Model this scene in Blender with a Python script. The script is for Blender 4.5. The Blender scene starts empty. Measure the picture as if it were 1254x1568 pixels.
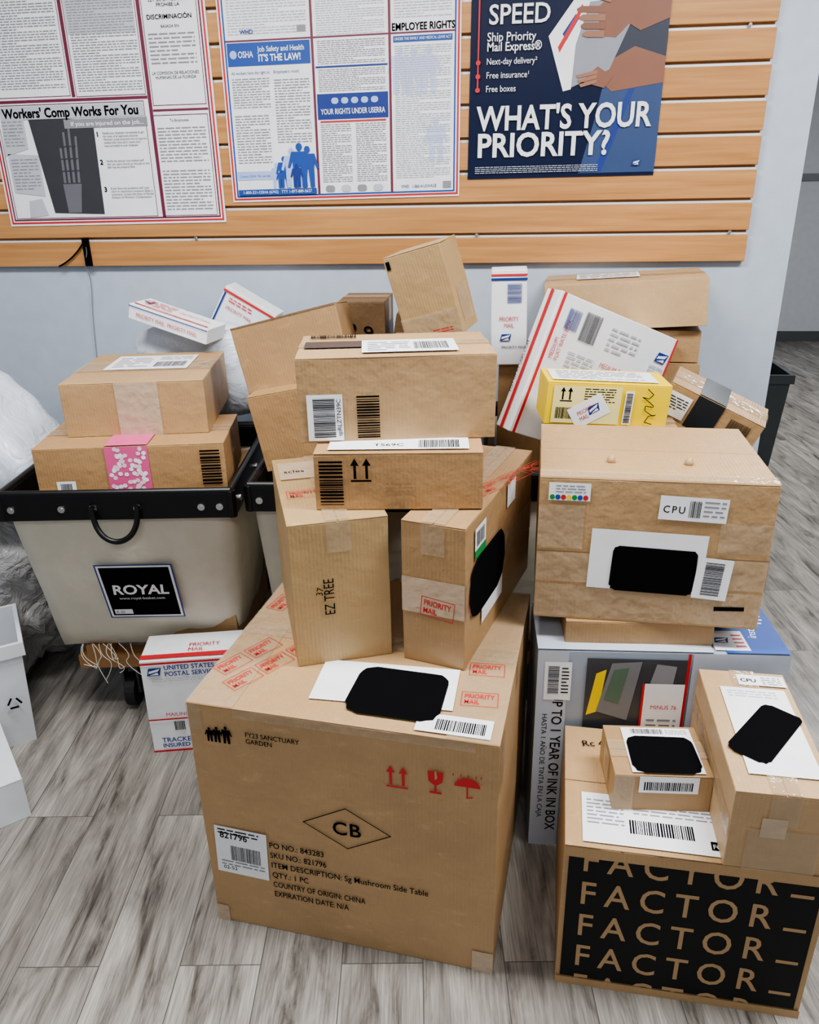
import bpy, bmesh, math, random
from mathutils import Matrix, Vector, noise
random.seed(7)
# ---------- surveyed layout (metres / degrees): x, y, z(bottom), rx, ry, rz, width, depth, height
B={
'CB':[-.258,1.542,0,0,0,-7.4,.650,.600,.615],
'FAC':[.418,1.368,0,0,0,-4.2,.492,.372,.387],
'S1':[.357,1.384,.3872,0,0,2.3,.198,.158,.093],
'S2':[.552,1.364,.3872,0,0,-3.2,.179,.390,.181],
'PRN':[.395,1.697,0,0,0,2.0,.569,.212,.589],
'THIN':[.342,1.719,.5892,0,0,2.0,.337,.200,.0605],
'BIG':[.361,1.821,.650,0,0,-2.9,.497,.406,.348],
'EZ':[-.386,1.664,.6155,0,0,19.3,.211,.425,.339],
'B':[-.044,1.715,.6155,0,0,-16.7,.142,.526,.337],
'D':[-.208,1.678,.9555,0,0,4.7,.352,.300,.126],
'E':[-.225,1.736,1.0825,0,0,9.0,.418,.256,.182],
'USPS':[-.879,1.940,0,0,0,11.7,.294,.145,.324],
'K':[-1.028,2.119,.800,0,0,9.9,.521,.293,.136],
'J':[-1.049,2.274,.9365,0,0,9.9,.398,.405,.154],
'H':[-.553,2.250,1.060,-6.6,-13.6,-1.6,.318,.150,.191],
'I':[-.552,2.200,.840,0,-11,-2,.200,.200,.225],
'G':[-.412,2.520,1.050,0,0,0,.145,.200,.210],
'F':[-.149,2.250,1.195,4,-15.5,-15,.168,.140,.245],
'N':[.416,2.730,1.148,0,-3.3,-5.6,.499,.270,.147],
'P':[.040,2.600,1.040,0,-1,0,.112,.090,.297],
'Q':[.218,2.413,.813,-.4,22.3,29.1,.480,.078,.426],
'R':[.293,2.199,.969,3.1,3.5,6.8,.337,.134,.119],
'S':[.600,2.275,.930,5,23,-17,.275,.150,.100],
'L':[-1.050,2.534,1.160,0,15.7,-10,.285,.120,.050],
'M':[-.910,2.765,1.112,0,31,0,.200,.100,.130],
}
# ---------- materials
def newmat(n):
    m=bpy.data.materials.new(n);m.use_nodes=True
    return m,m.node_tree,m.node_tree.nodes['Principled BSDF']
_mc={}
def plain(n,c,rough=.6,metal=0,alpha=1,bump=0,spec=.5,bscale=18):
    if n in _mc: return _mc[n]
    m,nt,bs=newmat(n)
    bs.inputs['Roughness'].default_value=rough;bs.inputs['Specular IOR Level'].default_value=spec
    bs.inputs['Metallic'].default_value=metal;bs.inputs['Alpha'].default_value=alpha
    tc=nt.nodes.new('ShaderNodeTexCoord');ns=nt.nodes.new('ShaderNodeTexNoise');ns.inputs['Scale'].default_value=bscale
    nt.links.new(tc.outputs['Object'],ns.inputs['Vector'])
    mx=nt.nodes.new('ShaderNodeMix');mx.data_type='RGBA'
    mx.inputs[6].default_value=(*[v*.9 for v in c],1);mx.inputs[7].default_value=(*[min(1,v*1.06) for v in c],1)
    nt.links.new(ns.outputs[0],mx.inputs[0]);nt.links.new(mx.outputs[2],bs.inputs['Base Color'])
    if bump:
        bp=nt.nodes.new('ShaderNodeBump');bp.inputs['Strength'].default_value=bump;bp.inputs['Distance'].default_value=.01
        nt.links.new(ns.outputs[0],bp.inputs['Height']);nt.links.new(bp.outputs[0],bs.inputs['Normal'])
    _mc[n]=m;return m
def cardboard(n,c):
    if n in _mc: return _mc[n]
    m,nt,bs=newmat(n);L=nt.links.new;N=nt.nodes.new
    tc=N('ShaderNodeTexCoord')
    n1=N('ShaderNodeTexNoise');n1.inputs['Scale'].default_value=5;n1.inputs['Detail'].default_value=5;n1.inputs['Roughness'].default_value=.6
    mp=N('ShaderNodeMapping');mp.inputs['Scale'].default_value=(40,40,400)
    n2=N('ShaderNodeTexNoise');n2.inputs['Scale'].default_value=3
    wv=N('ShaderNodeTexWave');wv.bands_direction='X';wv.inputs['Scale'].default_value=38;wv.inputs['Distortion'].default_value=.4
    L(tc.outputs['Object'],n1.inputs['Vector']);L(tc.outputs['Object'],mp.inputs[0]);L(mp.outputs[0],n2.inputs['Vector']);L(tc.outputs['Object'],wv.inputs['Vector'])
    mx=N('ShaderNodeMix');mx.data_type='RGBA';mx.inputs[6].default_value=(*[v*.70 for v in c],1);mx.inputs[7].default_value=(*[v*1.2 for v in c],1)
    ad=N('ShaderNodeMath');ad.operation='MULTIPLY_ADD';ad.inputs[1].default_value=.3;L(n2.outputs[0],ad.inputs[0])
    a2=N('ShaderNodeMath');a2.operation='MULTIPLY';a2.inputs[1].default_value=.7;L(n1.outputs[0],a2.inputs[0]);L(a2.outputs[0],ad.inputs[2])
    L(ad.outputs[0],mx.inputs[0])
    # scuffs: sparse paler scratches
    m4=N('ShaderNodeMapping');m4.inputs['Scale'].default_value=(9,9,22);m4.inputs['Rotation'].default_value=(.3,.5,.2);L(tc.outputs['Object'],m4.inputs[0])
    n4=N('ShaderNodeTexNoise');n4.inputs['Scale'].default_value=2;n4.inputs['Detail'].default_value=8;n4.inputs['Roughness'].default_value=.7;L(m4.outputs[0],n4.inputs['Vector'])
    r4=N('ShaderNodeValToRGB');r4.color_ramp.elements[0].position=.58;r4.color_ramp.elements[1].position=.76;r4.color_ramp.elements[1].color=(.55,.55,.55,1);L(n4.outputs[0],r4.inputs[0])
    ms=N('ShaderNodeMix');ms.data_type='RGBA';L(r4.outputs[0],ms.inputs[0]);L(mx.outputs[2],ms.inputs[6]);ms.inputs[7].default_value=(min(1,c[0]*1.35),c[1]*1.42,c[2]*1.6,1)
    L(ms.outputs[2],bs.inputs['Base Color'])
    bs.inputs['Roughness'].default_value=.48;bs.inputs['Specular IOR Level'].default_value=.42
    bp=N('ShaderNodeBump');bp.inputs['Strength'].default_value=.14;bp.inputs['Distance'].default_value=.002
    L(wv.outputs[1],bp.inputs['Height'])
    b2=N('ShaderNodeBump');b2.inputs['Strength'].default_value=.65;b2.inputs['Distance'].default_value=.016
    L(n1.outputs[0],b2.inputs['Height']);L(bp.outputs[0],b2.inputs['Normal']);L(b2.outputs[0],bs.inputs['Normal'])
    _mc[n]=m;return m
KR=cardboard('kraft_a',(.47,.300,.150));KR2=cardboard('kraft_b',(.40,.248,.120));KR3=cardboard('kraft_c',(.52,.345,.185));KRD=cardboard('kraft_shade_seam',(.18,.108,.055));KR4=cardboard('kraft_d',(.43,.255,.118));KR5=cardboard('kraft_e',(.46,.305,.145))  # darkest kraft: shade coloured into two rear cartons, also seam lines
WHITE=plain('paper_white',(.86,.87,.89),.45);INK=plain('ink_black',(.004,.004,.005),.9,spec=.05);GREY=plain('ink_grey',(.26,.26,.28),.6);LGREY=plain('ink_light_grey',(.50,.52,.56),.6)
RED=plain('ink_red',(.58,.025,.03),.5);BLUE=plain('ink_blue',(.012,.035,.22),.5);BLUE2=plain('ink_mid_blue',(.015,.07,.33),.5);LBLUE=plain('ink_light_blue',(.40,.50,.82),.5)
MAROON=plain('ink_maroon',(.16,.02,.05),.5);NAVY=plain('ink_navy',(.007,.012,.042),.3,spec=.3);TAPE=plain('clear_tape',(.60,.46,.30),.09,0,.42,bump=.7,spec=.9,bscale=30);TAPE2=plain('packing_tape_light',(.62,.48,.34),.16,0,.8,bump=.5,bscale=30)
YEL=plain('carton_yellow',(.92,.66,.015),.45);GREEN=plain('label_green',(.02,.25,.06),.5);SKIN=plain('print_skin',(.24,.10,.06),.5);SHIRT=plain('print_shirt',(.03,.035,.055),.5);JEAN=plain('print_jeans',(.03,.06,.16),.5)
BLACKV=plain('black_vinyl',(.005,.005,.006),.35,spec=.4);METAL=plain('metal_steel',(.75,.75,.77),.25,1);ALU=plain('aluminium',(.78,.80,.82),.35,.25)
CANVAS=plain('canvas_cream',(.74,.69,.57),.8,bump=.4);WOODB=plain('wood_base',(.33,.17,.07),.6);RUB=plain('rubber',(.015,.015,.015),.6)
PINK=plain('tape_pink',(.72,.11,.28),.4);PGREY=plain('carton_blue_grey',(.34,.39,.46),.3);DPH=plain('print_dark_photo',(.05,.055,.065),.3);PPALE=plain('print_pale',(.50,.54,.61),.35)
def obj(name,bm,mats,parent=None,loc=None,smooth=False):
    me=bpy.data.meshes.new(name);bm.to_mesh(me);bm.free()
    for m in mats: me.materials.append(m)
    if smooth:
        for p in me.polygons: p.use_smooth=True
    o=bpy.data.objects.new(name,me);bpy.context.collection.objects.link(o)
    if parent: o.parent=parent
    if loc is not None: o.location=loc
    return o
def bmbox(bm,x0,x1,y0,y1,z0,z1,mi=0,M=None):
    vs=[bm.verts.new((x,y,z)) for z in(z0,z1) for y in(y0,y1) for x in(x0,x1)]
    if M is not None:
        for v in vs: v.co=M@v.co
    for f in((0,2,3,1),(4,5,7,6),(0,1,5,4),(2,6,7,3),(0,4,6,2),(1,3,7,5)):
        fc=bm.faces.new([vs[i] for i in f]);fc.material_index=mi
def bmcyl(bm,p0,p1,rad,mi=0,n=14):
    p0,p1=Vector(p0),Vector(p1);d=p1-p0
    M=Matrix.Translation((p0+p1)/2)@d.to_track_quat('Z','Y').to_matrix().to_4x4()
    g=bmesh.ops.create_cone(bm,cap_ends=True,segments=n,radius1=rad,radius2=rad,depth=d.length,matrix=M)
    for v in g['verts']:
        for f in v.link_faces: f.material_index=mi
class Print:
    def __init__(s,parent,frames,name='print',base=.0028):
        s.p=parent;s.fr=frames;s.bm=bmesh.new();s.mats=[];s.name=name;s.base=base
    def mi(s,m):
        if m not in s.mats: s.mats.append(m)
        return s.mats.index(m)
    def frame(s,f,lay):
        O,U,V,N,lu,lv=s.fr[f];return O+N*(s.base+.0005*lay),U,V,lu,lv
    def mp(s,f,pts,mat,lay,metric=False):
        O,U,V,lu,lv=s.frame(f,lay)
        vs=[s.bm.verts.new(O+U*(a*(1 if metric else lu))+V*(b*(1 if metric else lv))) for a,b in pts]
        fc=s.bm.faces.new(vs);fc.material_index=s.mi(mat)
    def q(s,f,u0,v0,u1,v1,mat,lay=1,rot=0):
        lu,lv=s.fr[f][4:6];cx,cy=(u0+u1)/2*lu,(v0+v1)/2*lv;w,h=(u1-u0)*lu/2,(v1-v0)*lv/2
        c,sn=math.cos(math.radians(rot)),math.sin(math.radians(rot))
        s.mp(f,[(cx+a*c-b*sn,cy+a*sn+b*c) for a,b in((-w,-h),(w,-h),(w,h),(-w,h))],mat,lay,True)
    def group(s,f,cu,cv,rot,rects,mat,lay):
        lu,lv=s.fr[f][4:6];c,sn=math.cos(math.radians(rot)),math.sin(math.radians(rot));cx,cy=cu*lu,cv*lv
        for x0,y0,x1,y1 in rects:
            s.mp(f,[(cx+a*c-b*sn,cy+a*sn+b*c) for a,b in((x0,y0),(x1,y0),(x1,y1),(x0,y1))],mat,lay,True)
    def bars(s,f,u0,v0,u1,v1,mat=None,lay=2,rot=0,horiz=False,n=26):
        lu,lv=s.fr[f][4:6];w,h=(u1-u0)*lu,(v1-v0)*lv;L=h if horiz else w;x=-L/2;rs=[];st=L/n
        while x<L/2-st*.3:
            a=st*random.uniform(.25,.75);a=min(a,L/2-x)
            rs.append((-w/2,x,w/2,x+a) if horiz else (x,-h/2,x+a,h/2));x+=a+st*random.uniform(.25,.6)
        s.group(f,(u0+u1)/2,(v0+v1)/2,rot,rs,mat or INK,lay)
    def lines(s,f,u0,v0,u1,v1,n,mat=None,lay=2,rot=0,fill=.36):
        lu,lv=s.fr[f][4:6];w,h=(u1-u0)*lu,(v1-v0)*lv;rs=[];st=h/n
        for i in range(n):
            y=h/2-(i+.75)*st;x=-w/2;end=w/2 if (i+1)%5 else w*random.uniform(-.1,.4)
            while x<end:
                l=min(st*random.uniform(.8,3.2),end-x);rs.append((x,y,x+l,y+st*fill));x+=l+st*.45
        s.group(f,(u0+u1)/2,(v0+v1)/2,rot,rs,mat or GREY,lay)
    def text(s,f,cu,cv,cap,t,mat=None,lay=2,rot=0,align='LEFT',bold=0,sx=1,shear=0,width=None,sp=1):
        cu_=bpy.data.curves.new('t','FONT');cu_.body=t;cu_.size=cap/.69;cu_.align_x=align;cu_.offset=bold*cap;cu_.shear=shear;cu_.space_character=sp;cu_.resolution_u=3
        o=bpy.data.objects.new('t',cu_);bpy.context.collection.objects.link(o)
        bpy.context.view_layer.update();dg=bpy.context.evaluated_depsgraph_get()
        me=bpy.data.meshes.new_from_object(o.evaluated_get(dg))
        bpy.data.objects.remove(o)
        if width and len(me.vertices):
            xs=[v.co.x for v in me.vertices];sx=width/(max(xs)-min(xs))
        O,U,V,lu,lv=s.frame(f,lay);c,sn=math.cos(math.radians(rot)),math.sin(math.radians(rot));mi=s.mi(mat or INK)
        vs=[]
        for v in me.vertices:
            x,y=v.co.x*sx,v.co.y
            vs.append(s.bm.verts.new(O+U*(cu*lu+x*c-y*sn)+V*(cv*lv+x*sn+y*c)))
        for p in me.polygons:
            try: fc=s.bm.faces.new([vs[i] for i in p.vertices]);fc.material_index=mi
            except Exception: pass
        bpy.data.meshes.remove(me)
    def blob(s,f,u0,v0,u1,v1,mat=None,lay=4,rot=0,rr=.25):
        lu,lv=s.fr[f][4:6];cx,cy=(u0+u1)/2*lu,(v0+v1)/2*lv;w,h=(u1-u0)*lu/2,(v1-v0)*lv/2;R=min(w,h)*rr*2*.8
        pts=[];c,sn=math.cos(math.radians(rot)),math.sin(math.radians(rot))
        for k_,(sx_,sy_) in enumerate(((1,1),(-1,1),(-1,-1),(1,-1))):
            for i in range(5):
                a=math.radians(90*k_+i*22.5);j=1+.02*math.sin(7*k_+3*i)
                x=(sx_*(w-R)+R*math.cos(a))*j;y=(sy_*(h-R)+R*math.sin(a))*j
                pts.append((cx+x*c-y*sn,cy+x*sn+y*c))
        s.mp(f,pts,mat or INK,lay,True)
    def person(s,f,u,v,hm,mat,lay=3):
        lu,lv=s.fr[f][4:6];x,y=u*lu,v*lv
        P=lambda pts,l=0:s.mp(f,[(x+a*hm,y+b*hm) for a,b in pts],mat,lay+l,True)
        P([(.08*math.cos(t*math.pi/5),.9+.09*math.sin(t*math.pi/5)) for t in range(10)],.1)
        P([(-.17,.45),(.17,.45),(.2,.80),(-.2,.80)]);P([(-.17,.45),(-.17,0),(-.05,0),(-.01,.45)],.2);P([(.17,.45),(.01,.45),(.05,0),(.17,0)],.3)
        P([(-.2,.78),(-.3,.45),(-.24,.43),(-.17,.6)],.4);P([(.2,.78),(.17,.6),(.24,.43),(.3,.45)],.5)
    def done(s): return obj(s.name,s.bm,s.mats,s.p)
def boxframes(w,d,h):
    V=Vector
    return {'F':(V((-w/2,-d/2,0)),V((1,0,0)),V((0,0,1)),V((0,-1,0)),w,h),
            'R':(V((w/2,-d/2,0)),V((0,1,0)),V((0,0,1)),V((1,0,0)),d,h),
            'L':(V((-w/2,d/2,0)),V((0,-1,0)),V((0,0,1)),V((-1,0,0)),d,h),
            'T':(V((-w/2,-d/2,h)),V((1,0,0)),V((0,1,0)),V((0,0,1)),w,d)}
def carton(name,p,mat,seam='x',tape=True,worn=.0019,flaps=True,tapemat=None):
    x,y,z,rx,ry,rz,w,d,h=p
    bm=bmesh.new();ft=.003
    hb=h-(ft if flaps else 0)
    bmbox(bm,-w/2,w/2,-d/2,d/2,0,hb,0)
    bmesh.ops.subdivide_edges(bm,edges=bm.edges[:],cuts=5,use_grid_fill=True)
    sd=random.random()*50
    for v in bm.verts:
        if v.co.z>.001: v.co+=noise.noise_vector(v.co*7+Vector((sd,0,0)))*worn
    if flaps:
        g=.0012
        if seam=='x':
            bmbox(bm,-w/2,w/2,-d/2,-g,hb,h);bmbox(bm,-w/2,w/2,g,d/2,hb,h)
        else:
            bmbox(bm,-w/2,-g,-d/2,d/2,hb,h);bmbox(bm,g,w/2,-d/2,d/2,hb,h)
    o=obj(name,bm,[mat])
    bv=o.modifiers.new('b','BEVEL');bv.width=.0028;bv.segments=2;bv.limit_method='ANGLE';bv.angle_limit=math.radians(50)
    M=Matrix.Translation((x,y,z))@(Matrix.Rotation(math.radians(rz),4,'Z')@Matrix.Rotation(math.radians(ry),4,'Y')@Matrix.Rotation(math.radians(rx),4,'X'))
    o.matrix_world=M
    P=Print(o,boxframes(w,d,h))
    if tape:
        tm=tapemat or TAPE
        if seam=='x':
            a=.026/d;P.q('T',0,.5-a,1,.5+a,tm,0)
            P.q('R',.5-a,1-.07/h if h>.08 else 0,.5+a,1,tm,0);P.q('L',.5-a,1-.07/h if h>.08 else 0,.5+a,1,tm,0)
        else:
            a=.026/w;P.q('T',.5-a,0,.5+a,1,tm,0);P.q('F',.5-a,max(0,1-.07/h),.5+a,1,tm,0)
    return o,P
def rtape(P,f,u,v,rot,n=2,cap=.013):
    for i in range(n):
        lu,lv=P.fr[f][4:6];c,s=math.cos(math.radians(rot)),math.sin(math.radians(rot));dx=i*.085
        uu,vv=u+dx*c/lu,v+dx*s/lv
        P.text(f,uu,vv,cap,'PRIORITY\nMAIL',RED,1,rot,bold=.03,width=.062)
        t=.0015;P.group(f,uu,vv,rot,[(-.006,-.027,.070,-.027+t),(-.006,.019,.070,.019+t),(-.006,-.0255,-.0045,.019),(.0685,-.0255,.07,.019)],RED,1)
def arrows(P,f,u,v,s,mat,lay=1):
    lu,lv=P.fr[f][4:6];x,y=u*lu,v*lv
    for dx in(0,.55*s):
        P.mp(f,[(x+dx,y),(x+dx+.12*s,y),(x+dx+.12*s,y+.65*s),(x+dx,y+.65*s)],mat,lay,True)
        P.mp(f,[(x+dx-.14*s,y+.65*s),(x+dx+.26*s,y+.65*s),(x+dx+.06*s,y+s)],mat,lay,True)
    P.mp(f,[(x-.14*s,y-.14*s),(x+.81*s,y-.14*s),(x+.81*s,y-.05*s),(x-.14*s,y-.05*s)],mat,lay,True)
def eagle(P,f,u,v,s,lay=2,rot=0,mat=None):
    lu,lv=P.fr[f][4:6];c,sn=math.cos(math.radians(rot)),math.sin(math.radians(rot))
    T=lambda pts:[(u*lu+(a*c-b*sn)*s,v*lv+(a*sn+b*c)*s) for a,b in pts]
    P.mp(f,T([(0,0),(1.4,0),(1.65,1),(.25,1)]),mat or BLUE,lay,True)
    P.mp(f,T([(.2,.3),(1.25,.55),(1.5,.9),(.3,.62)]),WHITE,lay+1,True);P.mp(f,T([(.3,.1),(1.3,.1),(1.2,.42)]),WHITE,lay+1,True)
# ---------- room
bm=bmesh.new();bmbox(bm,-3.2,4.2,-2.6,8.5,-.1,0);fl=obj('floor',bm,[])
m,nt,bs=newmat('vinyl_planks');L=nt.links.new;N=nt.nodes.new
tc=N('ShaderNodeTexCoord');mp=N('ShaderNodeMapping');mp.inputs['Rotation'].default_value=(0,0,math.radians(90-6));L(tc.outputs['Object'],mp.inputs[0])
br=N('ShaderNodeTexBrick');br.inputs['Scale'].default_value=1;br.inputs['Brick Width'].default_value=1.22;br.inputs['Row Height'].default_value=.18;br.inputs['Mortar Size'].default_value=.0011;br.offset=.37
br.inputs['Color1'].default_value=(0,0,0,1);br.inputs['Color2'].default_value=(1,1,1,1);br.inputs['Mortar'].default_value=(.5,.5,.5,1);L(mp.outputs[0],br.inputs['Vector'])
m2=N('ShaderNodeMapping');m2.inputs['Scale'].default_value=(1.3,8,1);L(mp.outputs[0],m2.inputs[0])
va=N('ShaderNodeVectorMath');va.operation='MULTIPLY_ADD';va.inputs[1].default_value=(13.7,15.1,0);L(br.outputs[0],va.inputs[0]);L(m2.outputs[0],va.inputs[2])
ng=N('ShaderNodeTexNoise');ng.inputs['Scale'].default_value=2.1;ng.inputs['Detail'].default_value=9;ng.inputs['Roughness'].default_value=.66;ng.inputs['Distortion'].default_value=.7;L(va.outputs[0],ng.inputs['Vector'])
m3=N('ShaderNodeMapping');m3.inputs['Scale'].default_value=(2.5,75,1);L(mp.outputs[0],m3.inputs[0])
nf=N('ShaderNodeTexNoise');nf.inputs['Scale'].default_value=3;nf.inputs['Detail'].default_value=5;L(m3.outputs[0],nf.inputs['Vector'])
cr=N('ShaderNodeValToRGB');e=cr.color_ramp.elements;e[0].position=.33;e[0].color=(.065,.055,.046,1);e[1].position=.68;e[1].color=(.40,.375,.335,1);x_=e.new(.47);x_.color=(.245,.225,.20,1)
L(ng.outputs[0],cr.inputs[0])
mx=N('ShaderNodeMix');mx.data_type='RGBA';mx.blend_type='MULTIPLY';mx.inputs[0].default_value=.6;L(cr.outputs[0],mx.inputs[6])
c2=N('ShaderNodeValToRGB');c2.color_ramp.elements[0].position=.3;c2.color_ramp.elements[0].color=(.45,.45,.45,1);c2.color_ramp.elements[1].position=.62;c2.color_ramp.elements[1].color=(1.15,1.15,1.15,1);L(nf.outputs[0],c2.inputs[0]);L(c2.outputs[0],mx.inputs[7])
tn=N('ShaderNodeMix');tn.data_type='RGBA';tn.blend_type='MULTIPLY';tn.inputs[0].default_value=1;L(mx.outputs[2],tn.inputs[6])
c3=N('ShaderNodeValToRGB');c3.color_ramp.elements[0].color=(.76,.75,.74,1);c3.color_ramp.elements[1].color=(1.08,1.08,1.08,1);L(br.outputs[0],c3.inputs[0]);L(c3.outputs[0],tn.inputs[7])
mo=N('ShaderNodeMix');mo.data_type='RGBA';L(br.outputs['Fac'],mo.inputs[0]);L(tn.outputs[2],mo.inputs[6]);mo.inputs[7].default_value=(.07,.065,.06,1);L(mo.outputs[2],bs.inputs['Base Color'])
bs.inputs['Roughness'].default_value=.34;bp=N('ShaderNodeBump');bp.inputs['Strength'].default_value=.15;bp.inputs['Distance'].default_value=.004;L(nf.outputs[0],bp.inputs['Height']);L(bp.outputs[0],bs.inputs['Normal'])
fl.data.materials.append(m)
WALLM=plain('wall_paint_blue_grey',(.50,.56,.64),.45,bump=.03);CEIL=plain('ceiling_paint',(.75,.75,.74),.8)
WR=.973
def room(n,*a,mat=WALLM):
    bm=bmesh.new();bmbox(bm,*a);return obj(n,bm,[mat])
room('wall_back',-3.2,WR,2.9,3.04,0,2.9)
room('wall_left',-3.3,-3.2,-2.6,2.9,0,2.9);room('wall_right',4.2,4.3,-2.6,8.5,0,2.9);room('wall_front',-3.2,4.2,-2.7,-2.6,0,2.9)
room('wall_far',-3.2,4.2,8.5,8.6,0,2.9,mat=plain('wall_far_paint',(.56,.58,.60),.6))
room('trim_1',-3.2,4.2,8.47,8.5,1.52,1.58,mat=plain('trim_grey',(.2,.2,.21),.5));room('baseboard_far',-3.2,4.2,8.48,8.5,0,.1,mat=plain('trim_dark',(.08,.08,.085),.5))
room('baseboard_back',-3.2,WR,2.885,2.9,0,.1,mat=plain('trim_dark',(.08,.08,.085),.5))
room('ceiling',-3.2,4.2,-2.6,8.5,2.9,3.0,mat=CEIL)
# slatwall
m,nt,bs=newmat('slat_oak');L=nt.links.new;N=nt.nodes.new
tc=N('ShaderNodeTexCoord');mp=N('ShaderNodeMapping');mp.inputs['Scale'].default_value=(1.0,1,20);L(tc.outputs['Object'],mp.inputs[0])
n1=N('ShaderNodeTexNoise');n1.inputs['Scale'].default_value=3;n1.inputs['Detail'].default_value=6;n1.inputs['Distortion'].default_value=.5;L(mp.outputs[0],n1.inputs['Vector'])
cr=N('ShaderNodeValToRGB');e=cr.color_ramp.elements;e[0].position=.25;e[0].color=(.42,.195,.066,1);e[1].position=.75;e[1].color=(.60,.31,.118,1);L(n1.outputs[0],cr.inputs[0]);L(cr.outputs[0],bs.inputs['Base Color']);bs.inputs['Roughness'].default_value=.32
SLAT=m
z0=1.325;SR=.823;sp=.0993
bm=bmesh.new()
bmbox(bm,-3.2,SR-.003,2.893,2.8995,z0+.004,2.85,0)
zz=z0
while zz<2.8:
    bmbox(bm,-3.2,SR,2.876,2.893,zz,zz+sp-.016,0)
    bmbox(bm,-3.2,SR-.001,2.886,2.8935,zz+sp-.016,zz+sp-.007,1)
    zz+=sp
for sx_,row in((SR-.06,1),(SR-.9,1),(SR-.35,4),(SR-1.9,1),(SR-.08,7)):
    bmcyl(bm,(sx_,2.874,z0+sp*row-.006),(sx_,2.89,z0+sp*row-.006),.006,2)
o=obj('slatwall_panel',bm,[SLAT,ALU,METAL]);bv=o.modifiers.new('b','BEVEL');bv.width=.0015;bv.limit_method='ANGLE'
# posters
def poster(name,bl,br_,tl,ext=1.25,mat=WHITE,y=2.873):
    BL=Vector((bl[0],y,bl[1]));U=Vector((br_[0],y,br_[1]))-BL;V=Vector((tl[0],y,tl[1]))-BL
    ob=bmesh.new();vs=[ob.verts.new(BL+U*a+V*b_+Vector((0,t,0))) for t in(0,.0012) for a,b_ in((0,0),(1,0),(1,ext),(0,ext))]
    for f in((0,1,2,3),(7,6,5,4),(0,4,5,1),(1,5,6,2),(2,6,7,3),(3,7,4,0)): ob.faces.new([vs[i] for i in f])
    o=obj(name,ob,[mat])
    P=Print(o,{'P':(BL,U.normalized(),V.normalized(),Vector((0,-1,0)),U.length,V.length)},base=.0004)
    P.lu=U.length;P.lv=V.length
    return P
def outline(P,u0,v0,u1,v1,t,mat,lay=1):
    a=t/P.lu;b_=t/P.lv
    P.q('P',u0,v0,u1,v0+b_,mat,lay);P.q('P',u0,v1-b_,u1,v1,mat,lay);P.q('P',u0,v0+b_,u0+a,v1-b_,mat,lay);P.q('P',u1-a,v0+b_,u1,v1-b_,mat,lay)
P=poster('labor_law_poster',(-1.763,1.466),(-.957,1.471),(-1.761,2.168))
outline(P,.008,.01,.992,1.25,.006,RED);outline(P,.022,.025,.978,1.23,.005,MAROON)
for u0,v0,u1,v1 in((.03,.585,.38,1.22),(.405,.58,.71,1.22),(.735,.53,.965,1.22),(.035,.035,.695,.555),(.72,.035,.965,.49)):
    outline(P,u0,v0,u1,v1,.002,MAROON,2)
P.q('P',.385,.58,.4,1.22,MAROON,1);P.q('P',.715,.03,.73,1.22,MAROON,1);P.q('P',.03,.562,.714,.575,MAROON,1);P.q('P',.731,.505,.97,.515,MAROON,1)
P.lines('P',.05,.62,.365,1.2,52);P.q('P',.41,.84,.70,1.2,LGREY,1);P.lines('P',.42,.60,.70,1.2,54)
P.text('P',.847,.955,.010,'LEY DE LA FLORIDA\nPROHIBE LA',INK,3,align='CENTER');P.text('P',.847,.885,.013,'DISCRIMINACIÓN',INK,3,align='CENTER',bold=.02,width=.15)
P.text('P',.847,.85,.008,'BASADA EN:',INK,3,align='CENTER');P.lines('P',.75,.70,.945,.835,8);P.text('P',.847,.66,.009,'LA COMISION DE RELACIONES\nHUMANAS DE LA FLORIDA',INK,3,align='CENTER',width=.16);P.lines('P',.75,.98,.945,1.2,12)
P.mp('P',[(.17,.50),(.46,.48),(.45,.05),(.22,.06)],plain('print_grey_dark',(.045,.045,.052),.5),1);P.mp('P',[(.04,.33),(.15,.36),(.15,.49),(.05,.52)],LGREY,3);P.lines('P',.05,.37,.14,.49,8,GREY,4)
P.mp('P',[(.05,.16),(.19,.14),(.19,.33),(.05,.34)],LGREY,3);P.lines('P',.06,.17,.18,.32,10,GREY,4);P.mp('P',[(.10,.04),(.19,.05),(.17,.13),(.11,.12)],LGREY,3)
XR=plain('print_xray_grey',(.15,.15,.165),.5)
for i,(a,l) in enumerate(((.285,.22),(.305,.29),(.327,.31),(.349,.27))):
    P.mp('P',[(a,.20),(a+.012,.20),(a+.016+.004*i,l+.14),(a+.006+.004*i,l+.14)],XR,2)
    for j in range(3): P.mp('P',[(a,.25+j*.055),(a+.018,.253+j*.055),(a+.018,.259+j*.055),(a,.256+j*.055)],DPH,3)
P.mp('P',[(.285,.06),(.345,.06),(.365,.195),(.28,.195)],XR,2)
P.q('P',.05,.49,.69,.548,LGREY,4)
P.text('P',.365,.498,.028,"Workers' Comp Works For You",INK,5,align='CENTER',bold=.05,width=.49)
P.q('P',.33,.445,.70,.485,GREY,3);P.text('P',.36,.455,.013,"If you are injured on the job...",WHITE,5,bold=.02,width=.26)
WC=(("Notify your employer immediately to get\nthe name of an approved physician.\nWorkers' comp insurance may not pay the\nmedical bills if you don't report your\ninjury promptly to your employer."),("Notify the doctor and medical staff\nthat you were injured on the job so that\nbills may be properly filed."),("If you have any problems with your\nclaim or experience excessive delay in\ntreatment, contact the State of Florida\nDivision of Workers' Compensation."))
for i,t in enumerate(("1","2","3")):
    P.text('P',.465,.405-i*.125,.015,t,INK,3,bold=.05);P.text('P',.495,.415-i*.125,.0068,WC[i],INK,3,width=.155)
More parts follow.
